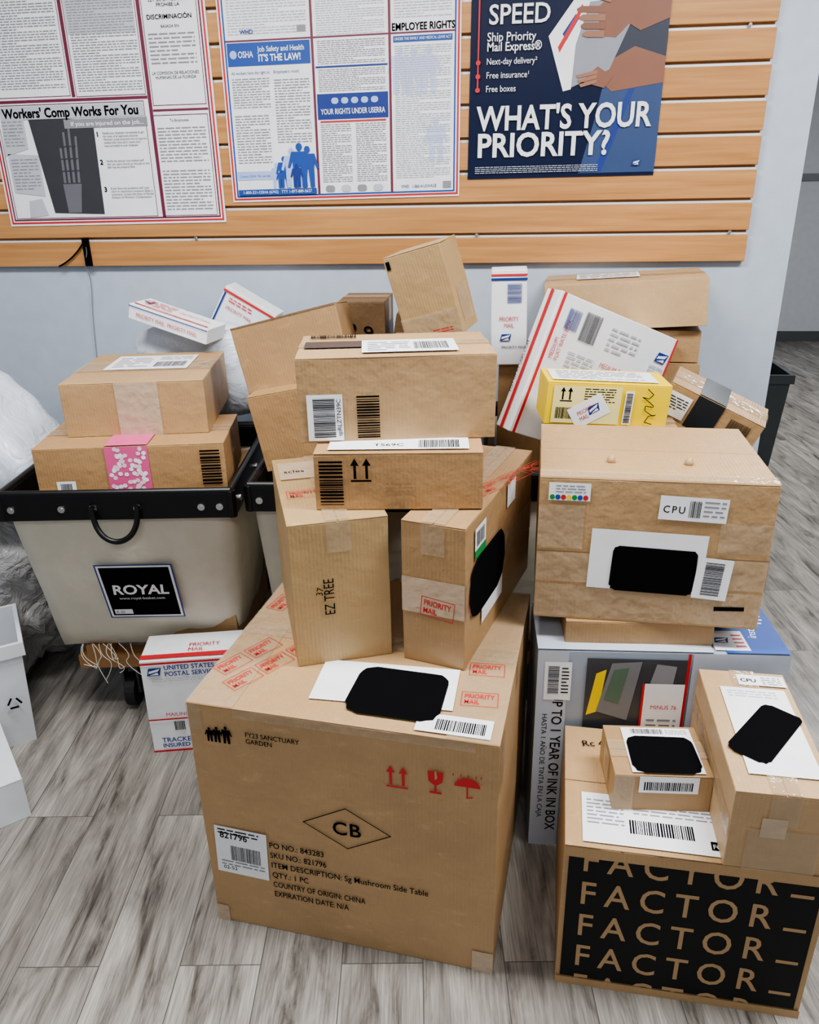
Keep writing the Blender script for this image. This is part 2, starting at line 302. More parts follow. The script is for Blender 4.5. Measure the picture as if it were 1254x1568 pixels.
P.text('P',.84,.46,.008,'To Employees',INK,2,align='CENTER');P.lines('P',.74,.28,.95,.44,11);P.lines('P',.74,.06,.95,.25,13);P.done()
P=poster('federal_labor_law_poster',(-.924,1.535),(-.138,1.544),(-.919,2.138))
outline(P,.006,.01,.994,1.25,.006,RED);outline(P,.02,.025,.98,1.23,.005,BLUE2)
for u0 in(.385,.705): P.q('P',u0,.03,u0+.010,1.22,MAROON,2)
P.q('P',.025,.80,.975,.808,MAROON,1)
P.q('P',.03,.685,.38,.795,BLUE2,2);P.text('P',.16,.75,.015,'Job Safety and Health',WHITE,3,bold=.02,width=.155);P.text('P',.16,.705,.019,"IT'S THE LAW!",WHITE,3,bold=.04,width=.14);P.text('P',.075,.725,.018,'OSHA',WHITE,3,bold=.02,width=.05);P.blob('P',.04,.72,.07,.76,LBLUE,3,rr=.6)
P.text('P',.04,.645,.009,'All workers have the right to:',BLUE2,2,width=.13);P.lines('P',.04,.48,.20,.63,12,GREY);P.text('P',.22,.645,.009,'Employers must:',BLUE2,2);P.lines('P',.22,.30,.37,.62,24,GREY);P.lines('P',.04,.20,.19,.45,18,GREY)
for i,(a,h_,mm) in enumerate(((.205,.08,LBLUE),(.24,.10,BLUE2),(.275,.125,LBLUE),(.31,.14,BLUE2),(.345,.13,BLUE2),(.225,.06,BLUE2),(.295,.075,BLUE))): P.person('P',a,.07,h_,mm,3+i)
P.q('P',.03,.115,.19,.16,LBLUE,2);P.text('P',.04,.13,.007,'Contact OSHA. We can help.',BLUE2,3,width=.11);P.q('P',.03,.035,.38,.065,BLUE2,12);P.text('P',.05,.043,.009,'1-800-321-OSHA (6742)   TTY 1-877-889-5627',WHITE,13,width=.24)
P.lines('P',.04,.83,.37,1.2,28,LGREY);P.q('P',.33,.835,.365,.865,GREY,3);P.text('P',.09,.835,.012,'WHD',BLUE,3,bold=.04)
P.lines('P',.41,.81,.69,1.2,36,LGREY);P.lines('P',.41,.545,.69,.655,12,GREY);P.q('P',.40,.66,.70,.668,BLUE,3);P.lines('P',.41,.675,.69,.79,12,GREY)
P.q('P',.40,.41,.70,.535,BLUE,2)
for i in range(5): P.blob('P',.46+i*.042,.485,.49+i*.042,.515,LBLUE,3,rr=.6)
P.text('P',.55,.435,.016,'YOUR RIGHTS UNDER USERRA',WHITE,3,align='CENTER',bold=.02,width=.215);P.q('P',.41,.395,.69,.403,RED,3);P.lines('P',.41,.09,.54,.39,28,GREY);P.lines('P',.56,.09,.69,.39,28,GREY)
for i in range(4): P.blob('P',.42+i*.07,.04,.46+i*.07,.075,(GREY,LGREY)[i%2],3,rr=.5)
P.text('P',.847,.815,.020,'EMPLOYEE RIGHTS',INK,3,align='CENTER',bold=.03,width=.20);P.q('P',.725,.762,.965,.79,BLUE2,3);P.text('P',.845,.770,.008,'UNDER THE FAMILY AND MEDICAL LEAVE ACT',WHITE,4,align='CENTER',width=.18)
GH=plain('print_ghost_blue',(.55,.60,.84),.5)
for i,(a,b_) in enumerate(((.75,.52),(.81,.51),(.87,.52),(.90,.18))): P.person('P',a,b_,.135,GH,.5+i*.2 if i<3 else .5)
P.lines('P',.73,.10,.96,.75,60,LGREY,3);P.lines('P',.73,.87,.96,1.2,26,LGREY)
P.text('P',.75,.05,.010,'WHD   1-866-4-USWAGE',BLUE,3,width=.12);P.q('P',.93,.045,.965,.08,GREY,3);P.done()
P=poster('priority_mail_poster',(-.110,1.595),(.496,1.598),(-.103,2.108),mat=NAVY)
P.mp('P',[(.70,.55),(1,.60),(1,.02),(.60,.02),(.66,.3)],JEAN,1);P.mp('P',[(.83,.5),(.86,.5),(.72,.03),(.68,.03)],BLUE,2)
P.mp('P',[(.80,1.25),(1,1.25),(1,.52),(.80,.55),(.70,.70)],SHIRT,2);P.mp('P',[(.66,.56),(.74,.48),(1.0,.52),(1.0,.66),(.84,.72),(.74,.66)],SKIN,3)
P.mp('P',[(.49,.49),(.40,.79),(.56,1.04),(.88,1.04),(.72,.60)],plain('print_box_grey',(.28,.29,.33),.4),4)
P.mp('P',[(.40,.79),(.56,1.04),(.62,1.04),(.54,.74),(.53,.50),(.49,.49)],WHITE,5);P.mp('P',[(.62,1.04),(.88,1.04),(.85,.98),(.60,.96)],WHITE,5);P.mp('P',[(.47,.80),(.53,.90),(.55,.88),(.49,.76)],BLUE,6);P.mp('P',[(.45,.73),(.56,.95),(.57,.93),(.46,.70)],RED,6.5)
SK2=plain('print_skin_light',(.32,.15,.09),.5)
P.mp('P',[(.64,.93),(.70,.99),(.80,1.0),(.82,.86),(.74,.77),(.66,.78)],SKIN,6)
for i in range(4):
    a=.535+.012*i;v0=.935-.043*i;P.mp('P',[(a,v0-.008),(a+.02,v0+.004),(.68,v0),(.68,v0-.034),(a+.02,v0-.030),(a,v0-.020)],(SKIN,SK2)[i%2],7+i)
P.mp('P',[(.64,.97),(.66,1.01),(.72,1.0),(.70,.95)],SK2,11)
P.mp('P',[(.78,.97),(.84,1.04),(1,1.12),(1,.86),(.86,.80),(.80,.84)],SKIN,5.5)
P.mp('P',[(.58,.54),(.70,.50),(.74,.56),(.66,.62)],SKIN,7)
for i in range(3): P.mp('P',[(.55+.01*i,.575-.025*i),(.66,.60-.025*i),(.66,.58-.025*i),(.56+.01*i,.558-.025*i)],SK2,8+i)
P.text('P',.09,.865,.052,'SPEED',WHITE,12,bold=.02,width=P.lu*.31)
P.text('P',.085,.775,.024,'Ship Priority',WHITE,12,bold=.012,width=P.lu*.25);P.text('P',.085,.722,.024,'Mail Express®',WHITE,12,bold=.02,width=P.lu*.28)
for t,v_,wd in(('Next-day delivery²',.650,.26),('Free insurance¹',.575,.22),('Free boxes',.500,.155)): P.text('P',.085,v_,.018,t,WHITE,12,width=P.lu*wd);P.blob('P',.03,v_-.002,.055,v_+.026,RED,13,rr=.6)
P.q('P',.038,.50,.046,1.2,RED,12)
P.text('P',.045,.285,.068,"WHAT'S YOUR",WHITE,12,bold=.035,width=P.lu*.92);P.text('P',.045,.130,.068,"PRIORITY?",WHITE,12,bold=.035,width=P.lu*.70)
P.lines('P',.04,.03,.70,.075,4,LGREY,12);eagle(P,'P',.88,.06,.016,12)
P.done()
def wire(name,pts,rad,mat,parent=None,res=6):
    c=bpy.data.curves.new(name,'CURVE');c.dimensions='3D';s=c.splines.new('NURBS');s.points.add(len(pts)-1)
    for i,p in enumerate(pts): s.points[i].co=(*p,1)
    s.use_endpoint_u=True;s.order_u=3;c.bevel_depth=rad;c.bevel_resolution=2;c.resolution_u=res
    o=bpy.data.objects.new(name,c);bpy.context.collection.objects.link(o);bpy.context.view_layer.update()
    me=bpy.data.meshes.new_from_object(o.evaluated_get(bpy.context.evaluated_depsgraph_get()));bpy.data.objects.remove(o)
    me.materials.clear();me.materials.append(mat);o=bpy.data.objects.new(name,me);bpy.context.collection.objects.link(o)
    for p in me.polygons:p.use_smooth=True
    if parent:o.parent=parent
    return o
c1,c2_,c3,c4=(-1.492,1.423),(-1.509,1.332),(-1.606,1.326),(-1.59,1.107)
cw=wire('wall_cable',[(c1[0],2.865,c1[1]),(c1[0]+.012,2.862,(c1[1]+c2_[1])/2),(c2_[0],2.865,c2_[1]),(c2_[0]+.01,2.89,c2_[1]-.05),(c4[0]+.06,2.893,c4[1]),(c4[0]+.04,2.893,c4[1]-.4)],.0016,GREY)
wire('cable_tail',[(c1[0]-.01,2.868,c1[1]-.02),(c1[0]-.05,2.866,c2_[1]+.02),(c3[0],2.868,c3[1])],.003,INK,cw)
bm=bmesh.new();bmbox(bm,c1[0]-.008,c1[0]+.014,2.862,2.876,c2_[1]-.005,c1[1]);obj('cable_clip',bm,[INK],cw)
# ---------- basket trucks
def basket(name,fl_,yaw,w,d,zr=.83,tf=.16,zc=.26,logo=False,xl=.0):
    e=bpy.data.objects.new(name,None);bpy.context.collection.objects.link(e)
    M=Matrix.Translation((fl_[0],fl_[1],0))@Matrix.Rotation(math.radians(yaw),4,'Z')
    bm=bmesh.new();nx=14;nz=10
    def ring(t):
        z=zr-.005-(zr-zc)*t;x0=xl*t+.012;x1=w-.05*t-.012;y0=tf*t+.012;y1=d-.05*t-.012
        pts=[]
        for k_ in range(4):
            A=[(x0,y0),(x1,y0),(x1,y1),(x0,y1)];a=A[k_];b_=A[(k_+1)%4]
            for i in range(nx):
                s=i/nx;x=a[0]+(b_[0]-a[0])*s;y=a[1]+(b_[1]-a[1])*s
                bul=.026*math.sin(math.pi*s)*math.sin(math.pi*min(1,t*1.0))+.012*noise.noise(Vector((x*9,y*9,z*7)))*(t>0)
                n_=[(0,-1),(1,0),(0,1),(-1,0)][k_]
                pts.append((x+n_[0]*bul,y+n_[1]*bul,z))
        return pts
    rings=[[bm.verts.new(p) for p in ring(j/nz)] for j in range(nz+1)]
    n=4*nx
    for j in range(nz):
        for i in range(n): bm.faces.new((rings[j][i],rings[j+1][i],rings[j+1][(i+1)%n],rings[j][(i+1)%n]))
    bm.faces.new(rings[-1])
    bmesh.ops.recalc_face_normals(bm,faces=bm.faces)
    c=obj('canvas_body',bm,[CANVAS],e,smooth=True);so=c.modifiers.new('s','SOLIDIFY');so.thickness=.004;so.offset=0
    bm=bmesh.new();hh=.075
    for a in((-.006,w+.006,-.006,.018),(-.006,w+.006,d-.018,d+.006),(-.006,.018,-.006,d+.006),(w-.018,w+.006,-.006,d+.006)): bmbox(bm,*a,zr-hh,zr)
    for a,b_ in(((0,.005,zr),(w,.005,zr)),((0,d-.005,zr),(w,d-.005,zr)),((.005,0,zr),(.005,d,zr)),((w-.005,0,zr),(w-.005,d,zr))): bmcyl(bm,a,b_,.011)
    for x in(0.005,w-.005):
        for y in(0.005,d-.005): bmcyl(bm,(x,y,zr-hh),(x,y,zr+.004),.014)
    rim=obj('vinyl_rim',bm,[BLACKV],e);bv=rim.modifiers.new('b','BEVEL');bv.width=.004;bv.segments=2;bv.limit_method='ANGLE'
    bm=bmesh.new()
    for x in(.035,.27*w,.5*w-.06,.5*w+.06,w-.085,w-.035):
        bmcyl(bm,(x,-.010,zr-.04),(x,-.004,zr-.04),.010);bmcyl(bm,(x,-.012,zr-.04),(x,-.004,zr-.04),.005)
    for y in(.06,d/2,d-.06): bmcyl(bm,(w+.004,y,zr-.04),(w+.011,y,zr-.04),.010)
    obj('rivets',bm,[METAL],e)
    hx=.5*w
    wire('strap_handle',[(hx-.062,-.014,zr-.03),(hx-.062,-.018,zr-.07),(hx-.04,-.03,zr-.115),(hx,-.034,zr-.132),(hx+.04,-.03,zr-.115),(hx+.062,-.018,zr-.07),(hx+.062,-.014,zr-.03)],.008,BLACKV,e,10)
    bm=bmesh.new();bmbox(bm,.05,w-.06,tf+.0,tf+.06,.17,.215);bmbox(bm,.05,w-.06,d-.13,d-.07,.17,.215);bmbox(bm,.08,.16,tf,d-.08,.215,.25);bmbox(bm,w-.18,w-.10,tf,d-.08,.215,.25);bmbox(bm,w/2-.05,w/2+.05,tf,d-.08,.215,.25)
    obj('wood_base',bm,[WOODB],e)
    bm=bmesh.new()
    for x in(.19,w-.14):
        for y in(tf+.05,d-.13):
            bmcyl(bm,(x-.016,y,.055),(x+.016,y,.055),.055,0,20);bmbox(bm,x-.028,x-.020,y-.02,y+.02,.05,.17,1);bmbox(bm,x+.020,x+.028,y-.02,y+.02,.05,.17,1);bmbox(bm,x-.03,x+.03,y-.035,y+.035,.155,.17,1);bmcyl(bm,(x-.03,y,.055),(x+.03,y,.055),.012,1)
    obj('casters',bm,[RUB,plain('caster_dark',(.10,.10,.10),.4,.6)],e)
    if logo:
        sl=tf/(zr-zc);tl=math.atan(sl)
        Vv=Vector((0,-math.sin(tl),math.cos(tl)));Nn=Vector((0,-math.cos(tl),-math.sin(tl)))
        dz=.425
        O=Vector((w*.325,.012+sl*dz,zr-.005-dz))+Nn*.036
        P=Print(e,{'P':(O,Vector((1,0,0)),Vv,Nn,.225,.215)},name='logo_patch',base=.0)
        P.q('P',0,0,1,1,BLUE,1);P.q('P',.02,.02,.98,.98,WHITE,2);P.q('P',.05,.05,.95,.95,INK,3);P.text('P',.5,.46,.036,'ROYAL',WHITE,4,align='CENTER',bold=.04,width=.165,shear=.1);P.text('P',.5,.36,.010,'www.royal-basket.com',WHITE,4,align='CENTER',width=.135);P.q('P',.08,.08,.32,.17,WHITE,4);P.text('P',.10,.10,.009,'R-20',INK,5)
        P.done()
        for i in range(11):
            x=.05+random.random()*.20;zb=zc+.015
            y=.135;wire('frayed_threads_%d'%i,[(x,y,zb),(x+random.uniform(-.02,.05),y-.02,zb-.03),(x+random.uniform(.0,.08),y-.03,zb-random.uniform(.03,.09)),(x+random.uniform(.0,.09),y-.03,zb-random.uniform(.02,.13))],.0011,CANVAS,e,4)
    e.matrix_world=M
    return e
basket('basket_truck',(-1.335,1.85),6.4,.637,.64,logo=True)
basket('basket_truck',(-.675,1.965),3,.47,.62)
basket('basket_truck',(-.04,2.09),0,.745,.76,tf=.06)
# ---------- cartons
o,P=carton('furniture_shipping_box',B['CB'],KR,seam='x')
f='F'
for i,(du,hh_) in enumerate(((.072,.036),(.098,.040),(.130,.044))): P.person(f,du,.855,hh_,INK,1)
P.text(f,.195,.895,.0115,'FY23 SANCTUARY\nGARDEN',INK,1,bold=.01,width=.118)
arrows(P,f,.665,.79,.047,RED)
lu,lv=P.fr['F'][4:6]
gx,gy=.785*lu,.78*lv
for pts in([(0,.055),(.032,.055),(.030,.030),(.020,.022),(.012,.022),(.002,.030)],[(.014,.022),(.018,.022),(.018,.006),(.014,.006)],[(.004,0),(.028,0),(.028,.006),(.004,.006)]): P.mp(f,[(gx+a,gy+b_) for a,b_ in pts],RED,1,True)
P.mp(f,[(gx+.014,gy+.056),(gx+.018,gy+.056),(gx+.020,gy+.04),(gx+.015,gy+.034)],KR,2,True)
gx=.87*lu
P.mp(f,[(gx+.024+.026*math.cos(t*math.pi/8),gy+.028+.022*math.sin(t*math.pi/8)) for t in range(9)],RED,1,True);P.mp(f,[(gx+.0225,gy),(gx+.0255,gy),(gx+.0255,gy+.028),(gx+.0225,gy+.028)],RED,1,True);P.mp(f,[(gx+.0255,gy),(gx+.0255,gy+.003),(gx+.034,gy+.006),(gx+.036,gy+.003)],RED,1,True)
for a in(-.005,.01,.025,.04,.05): P.mp(f,[(gx+a,gy+.058),(gx+a+.002,gy+.058),(gx+a+.002,gy+.052),(gx+a,gy+.052)],RED,1,True)
cx,cy,a,b_=.515*lu,.565*lv,.098,.056
for k_ in range(4):
    A=[(-a,0),(0,b_),(a,0),(0,-b_)];p0,p1=A[k_],A[(k_+1)%4]
    P.mp(f,[(cx+p0[0],cy+p0[1]),(cx+p1[0],cy+p1[1]),(cx+p1[0]*.955,cy+p1[1]*.955),(cx+p0[0]*.955,cy+p0[1]*.955)],INK,1,True)
P.text(f,.515,.535,.034,'CB',INK,1,align='CENTER',bold=.02,sp=1.1,width=.062)
P.q(f,.035,.255,.225,.475,WHITE,1,-2);P.text(f,.055,.425,.018,'821796',INK,2,-2,bold=.02,width=.065);P.lines(f,.05,.44,.2,.47,2,INK,2.5,-2);P.bars(f,.09,.32,.20,.39,rot=-2);P.lines(f,.05,.29,.21,.32,2,GREY,2,-2);P.text(f,.055,.275,.010,'02-52',INK,2)
for i,(t,wd) in enumerate((('PO NO.: 843283',.125),('SKU NO.: 821796',.13),('ITEM DESCRIPTION: Sg Mushroom Side Table',.355),('QTY.: 1 PC',.085),('COUNTRY OF ORIGIN: CHINA',.215),('EXPIRATION DATE: N/A',.175))):
    P.text(f,.235,.415-i*.047,.0155,t,INK,1,rot=0,bold=.01,width=wd)
P.q('T',.37,.12,.83,.36,WHITE,1,4);P.blob('T',.50,.06,.80,.33,INK,4);P.q('T',.74,.015,.97,.11,WHITE,2);P.bars('T',.80,.03,.95,.085,lay=3)
rtape(P,'T',.86,.22,5,1);rtape(P,'T',.86,.40,5,1);rtape(P,'T',.03,.20,62,2);rtape(P,'T',.10,.12,60,3);rtape(P,'T',.05,.66,80,2)
P.q('T',0,0,.16,1,TAPE,-.5);P.q('T',.84,0,1,1,TAPE,-.5);P.q('F',.0,.90,.05,1,TAPE,0);P.q('F',.93,0,1,.1,TAPE2,0);P.q('F',0,0,.05,.08,TAPE2,0);P.q('R',0,.80,.12,1,TAPE,.5);P.q('F',.16,.965,.93,1,TAPE,0);P.done()
o,P=carton('meal_kit_box',B['FAC'],KR,seam='x',tape=False)
P.q('F',.02,.06,.975,.93,plain('print_black',(.012,.012,.012),.6,spec=.2),0)
lu,lv=P.fr['F'][4:6]
KL=plain('kraft_lettering',(.44,.28,.145),.6)
for i,v_ in enumerate((.845,.615,.385,.155,-.07)):
    P.text('F',.07,v_,lv*.155,'FACTOR',KL,1,bold=.012,width=lu*.74,sp=1.45);P.q('F',.865,v_,.95,v_+.022,KL,1)
P.q('F',.0,.935,1,1.0,KR,3);P.q('F',.0,.0,1,.055,KR,3)
P.q('T',.07,.03,.66,.40,WHITE,1);P.bars('T',.26,.12,.52,.22);P.q('T',.57,.07,.645,.13,INK,2);P.text('T',.575,.08,.011,'F01',WHITE,3);P.lines('T',.09,.16,.24,.36,7);P.lines('T',.28,.26,.6,.37,4)
P.text('T',.08,.80,.02,'Rc 4',INK,1,rot=10);P.done()
o,P=carton('small_shipping_box',B['S1'],KR2,seam='x')
P.q('T',.18,.03,.92,.93,WHITE,1);P.q('F',.25,.55,.85,1,WHITE,1);P.bars('T',.28,.80,.62,.9);P.lines('T',.65,.80,.88,.9,4);P.blob('T',.20,.02,.90,.74,INK,4);P.bars('F',.3,.62,.8,.85);P.q('F',0,.0,.2,1,TAPE,0);P.done()
o,P=carton('shipping_box',B['S2'],KR3,seam='y')
P.q('T',.18,.12,.92,.83,WHITE,1);P.q('T',.42,.86,.97,.96,WHITE,1);P.text('T',.45,.89,.012,'CPU',INK,2,bold=.02);P.lines('T',.7,.87,.92,.95,4);P.lines('T',.25,.74,.8,.81,3,LGREY);P.blob('T',.28,.20,.74,.68,INK,4,rot=-35);P.q('F',.3,.45,.55,.7,TAPE2,1);P.q('F',.18,0,.9,.55,TAPE,.5);P.q('L',0,.4,1,.65,TAPE,0);P.done()
o,P=carton('printer_box',B['PRN'],PGREY,seam='x',tape=False,flaps=False,worn=.0008)
P.q('F',0,0,.125,1,PPALE,1);P.text('F',.070,.80,.024,'UP TO 1 YEAR OF INK IN BOX',INK,2,rot=-90,bold=.015,width=.42);P.text('F',.030,.70,.012,'HASTA 1 AÑO DE TINTA EN LA CAJA',INK,2,rot=-90,width=.32)
P.q('F',.03,.77,.14,.95,WHITE,3);P.bars('F',.045,.80,.09,.93,lay=4,horiz=True);P.lines('F',.10,.80,.13,.93,8,INK,4)
P.q('F',.20,.50,.60,.97,DPH,1);P.mp('F',[(.21,.70),(.24,.90),(.28,.92),(.26,.72)],YEL,2);P.mp('F',[(.25,.72),(.30,.95),(.42,.96),(.38,.68)],plain('print_photo_grey',(.20,.21,.22),.4),3);P.mp('F',[(.28,.78),(.31,.92),(.37,.93),(.34,.76)],plain('print_photo_green',(.10,.17,.12),.4),4);P.mp('F',[(.46,.86),(.48,.95),(.56,.94),(.55,.84)],GREY,2);P.q('F',.22,.52,.42,.62,plain('print_photo_grey',(.2,.21,.22),.4),2)
P.q('F',.44,.50,.60,.86,WHITE,5);P.q('F',.43,.50,.44,.86,RED,5);P.text('F',.47,.74,.011,'MINUS 76',RED,6,rot=0,width=.06);P.lines('F',.46,.55,.58,.70,6,GREY,6);P.q('F',.60,.5,.612,1,RED,2);P.q('F',.62,.5,1,1,PPALE,1)
P.q('T',.75,.0,1,1,BLUE2,1);P.q('T',.71,.05,.85,.45,WHITE,2);eagle(P,'T',.72,.2,.022,3);P.lines('T',.80,.1,.84,.4,4,RED,3);P.text('T',.90,.3,.02,'instant ink',WHITE,2,rot=80);P.lines('T',.82,.6,.97,.9,4,WHITE,2);P.q('T',0,0,.7,1,PPALE,1);P.done()
o,P=carton('flat_shipping_box',B['THIN'],KR2,seam='x');P.done()
o,P=carton('large_shipping_box',B['BIG'],KR,seam='x',tape=False)
P.q('F',0,.28,1,.50,TAPE,0);P.q('F',.0,.493,1,.499,KRD,.5);P.q('F',.0,.02,1,.26,TAPE,0);P.q('R',0,.28,1,.50,TAPE,0);P.q('T',0,0,1,.10,TAPE,0);P.q('F',.0,.52,.2,.82,TAPE,0);P.q('F',.78,.54,1,.74,TAPE,0)
P.q('F',.04,.85,.22,.97,WHITE,1)
for i in range(7): P.blob('F',.045+i*.024,.855,.067+i*.024,.89,(GREEN,BLUE2,RED,YEL)[i%4],2,rr=.6)
P.lines('F',.07,.90,.2,.96,3,GREY)
P.q('F',.515,.745,.80,.905,WHITE,1,-2);P.text('F',.53,.80,.016,'CPU',INK,2,-2,bold=.01,sp=1.3,width=.045);P.bars('F',.64,.77,.69,.88,n=8,rot=-2);P.lines('F',.70,.77,.79,.89,4,GREY,2,-2)
P.q('F',.235,.24,.735,.66,WHITE,1,-1.5);P.blob('F',.335,.235,.70,.55,INK,4,-1.5,rr=.15);P.q('F',.70,.21,.85,.50,WHITE,5,-4);P.bars('F',.735,.24,.815,.47,lay=6,horiz=True,rot=-4);P.q('F',.80,.13,.93,.16,INK,1,3);P.done()
for sx_ in(-.09,.08):
    bm=bmesh.new();bmesh.ops.create_icosphere(bm,subdivisions=2,radius=.010)
    for v in bm.verts: v.co.z*=1.1;v.co+=noise.noise_vector(v.co*80)*.003
    obj('torn_tab',bm,[KR3],o,(sx_,-.09,B['BIG'][8]+.006),True)
o,P=carton('tall_shipping_box',B['EZ'],KR5,seam='y');P.text('F',.42,.36,.022,'EZ TREE',INK,1,rot=90,bold=0,width=.085);P.text('F',.30,.5,.014,'37',INK,1,rot=80);rtape(P,'T',.1,.4,0,1);P.q('T',.05,.62,.95,.9,TAPE2,1);P.text('T',.1,.72,.018,'scles',INK,2);P.done()
o,P=carton('long_shipping_box',B['B'],KR2,seam='y')
P.q('F',0,.37,1,.62,TAPE2,0);P.q('R',0,.37,1,.62,TAPE,0);rtape(P,'F',.35,.44,-6,1);rtape(P,'R',.04,.48,0,2);P.q('R',.10,.72,.24,.93,WHITE,1);P.q('R',.10,.72,.24,.78,GREEN,2);P.bars('R',.12,.80,.22,.9);P.q('R',.20,.18,.50,.62,WHITE,2);P.blob('R',.04,.30,.52,.72,INK,4,rr=.5);P.q('R',.55,.8,.68,.97,WHITE,1);rtape(P,'T',.55,.25,70,4);P.done()
o,P=carton('printed_shipping_box',B['D'],KR4,seam='x');P.q('T',.08,.05,.92,.30,WHITE,1);P.bars('T',.62,.08,.86,.25);P.text('T',.35,.12,.016,'TS69C',INK,2)
P.bars('F',.03,.10,.17,.88,lay=1,horiz=True,n=14);arrows(P,'F',.235,.56,.045,INK);P.lines('F',.42,.25,.6,.5,4,plain('ink_faint',(.33,.19,.09),.6),1);P.done()
o,P=carton('shipping_box',B['E'],KR,seam='x')
P.q('F',.045,.03,.225,.58,WHITE,1);P.bars('F',.075,.07,.185,.54,horiz=True);P.text('F',.035+.18,.08,.009,'spRLZTN39C',INK,2,rot=90,width=.08);P.bars('F',.295,.05,.41,.57,lay=1,horiz=True,n=15)
P.q('T',.03,.35,.62,.62,plain('tape_dark_gloss',(.03,.035,.05),.12),1);P.q('T',.33,.10,.82,.62,WHITE,2);P.lines('T',.36,.15,.58,.55,5,lay=3);P.bars('T',.60,.2,.78,.5,lay=3);P.bars('T',.05,.78,.3,.93,lay=1);P.q('R',.3,.55,.7,.8,INK,1);P.done()
o,P=carton('shipping_box',B['K'],KR4,seam='x');P.q('F',.375,0,.60,1,PINK,1)
FP=plain('flower_pale',(.85,.62,.68),.5)
for i in range(60): a=.380+random.random()*.19;c_=.03+random.random()*.88;P.blob('F',a,c_,a+.024,c_+.085,FP if i%2 else WHITE,2+i*.02,random.random()*90,rr=.6)
P.q('T',.375,0,.60,1,PINK,1);P.bars('F',.87,.12,.975,.9,lay=1,horiz=True,n=12);P.q('F',.1,.0,.2,.3,WHITE,1);P.bars('F',.12,.05,.18,.25);P.done()
o,P=carton('shipping_box',B['J'],KR,seam='x',tape=False)
P.q('F',.38,0,.68,1,TAPE2,0);P.q('T',.0,.35,1,.65,TAPE,0);P.q('T',.20,.38,.82,.86,WHITE,1,-1);P.bars('T',.55,.45,.78,.62);P.lines('T',.24,.45,.5,.8,6);P.lines('T',.55,.68,.8,.82,4);P.done()
o,P=carton('shipping_box',B['H'],KR2,seam='x',tape=False);P.q('F',.0,.985,1,1,KRD,0);P.done()
o,P=carton('shipping_box',B['I'],KR4,seam='x',tape=False);P.done()
o,P=carton('shipping_box',B['G'],KRD,seam='x');P.text('F',.15,.52,.040,'2.9',INK,1,rot=-10,width=.08);P.done()  # shade on this carton is put into its dark kraft colour
o,P=carton('shipping_box',[-.275,2.50,1.05,0,9,0,.11,.18,.17],KRD,seam='x');P.done()  # neighbour carton, shade likewise painted in with the darkest kraft
o,P=carton('shipping_box',B['F'],KR5,seam='x',tape=False);P.q('F',0,0,1,.30,TAPE,0);P.q('F',.03,.86,.10,.95,INK,1);P.q('R',.2,.1,.8,.5,TAPE,0);P.lines('F',.5,.03,.85,.12,3,RED,1);P.done()
# right pile
o,P=carton('long_flat_carton',B['N'],KR3,seam='x');P.q('T',.2,.3,.6,.8,WHITE,1);P.lines('T',.22,.35,.58,.75,5);P.done()
o,P=carton('shipping_box',[.455,2.72,1.04,0,0,-5.6,.40,.20,.10],KR2,seam='x');P.done()
o,P=carton('priority_mail_box',B['P'],WHITE,seam='y',tape=False,flaps=False);P.q('F',0,.935,1,.955,RED,1);P.q('F',0,.89,1,.915,BLUE,1);P.bars('F',.45,.66,.85,.86,mat=BLUE,horiz=True);P.text('F',.5,.47,.014,'PRIORITY\nMAIL',RED,1,align='CENTER',width=.06);eagle(P,'F',.25,.26,.022);P.text('F',.3,.18,.008,'PRIORITY MAIL',INK,1);P.done()
o,P=carton('flat_rate_mailing_box',B['Q'],WHITE,seam='x',tape=False,flaps=False)
P.q('F',0.02,0,.04,1,RED,1);P.q('F',.975,0,.99,1,RED,1);P.q('L',.35,0,.55,1,RED,1);P.text('L',.20,.25,.012,'VISIT US AT USPS.COM',INK,1,rot=90,width=.16)
P.bars('F',.10,.78,.20,.92,mat=BLUE);P.bars('F',.23,.74,.36,.94,horiz=False);P.text('F',.46,.62,.015,'MEDIUM FLAT RATE',RED,1,width=.16);P.text('F',.1,.56,.014,'MEDIUM\nFLAT RATE BOX',RED,1,rot=90,width=.12);P.lines('F',.45,.74,.7,.92,5,LGREY);P.lines('F',.2,.45,.42,.66,7,LGREY);P.lines('F',.5,.45,.75,.58,5,LGREY);eagle(P,'F',.86,.80,.030);P.text('F',.84,.74,.010,'UNITED STATES\nPOSTAL SERVICE',BLUE,1,width=.06);P.done()
o,P=carton('yellow_carton',B['R'],YEL,seam='x',tape=False,worn=.001)
P.q('T',.04,.1,.9,.85,WHITE,1);P.lines('T',.1,.2,.8,.8,6);P.q('F',.05,.05,.60,.93,plain('label_pale_yellow',(.85,.76,.32),.5),1);arrows(P,'F',.12,.60,.035,INK,2);P.bars('F',.08,.15,.22,.42,lay=2);P.lines('F',.3,.55,.55,.9,6,INK,2);P.q('F',.20,.08,.50,.62,WHITE,3,32);P.text('F',.27,.22,.012,'PRIORITY\nMAIL',RED,4,rot=32,width=.05);eagle(P,'F',.36,.25,.022,4,32);P.q('F',.63,.06,.70,.85,WHITE,2);P.bars('F',.64,.1,.69,.8,lay=3,horiz=True)
lu,lv=P.fr['F'][4:6]
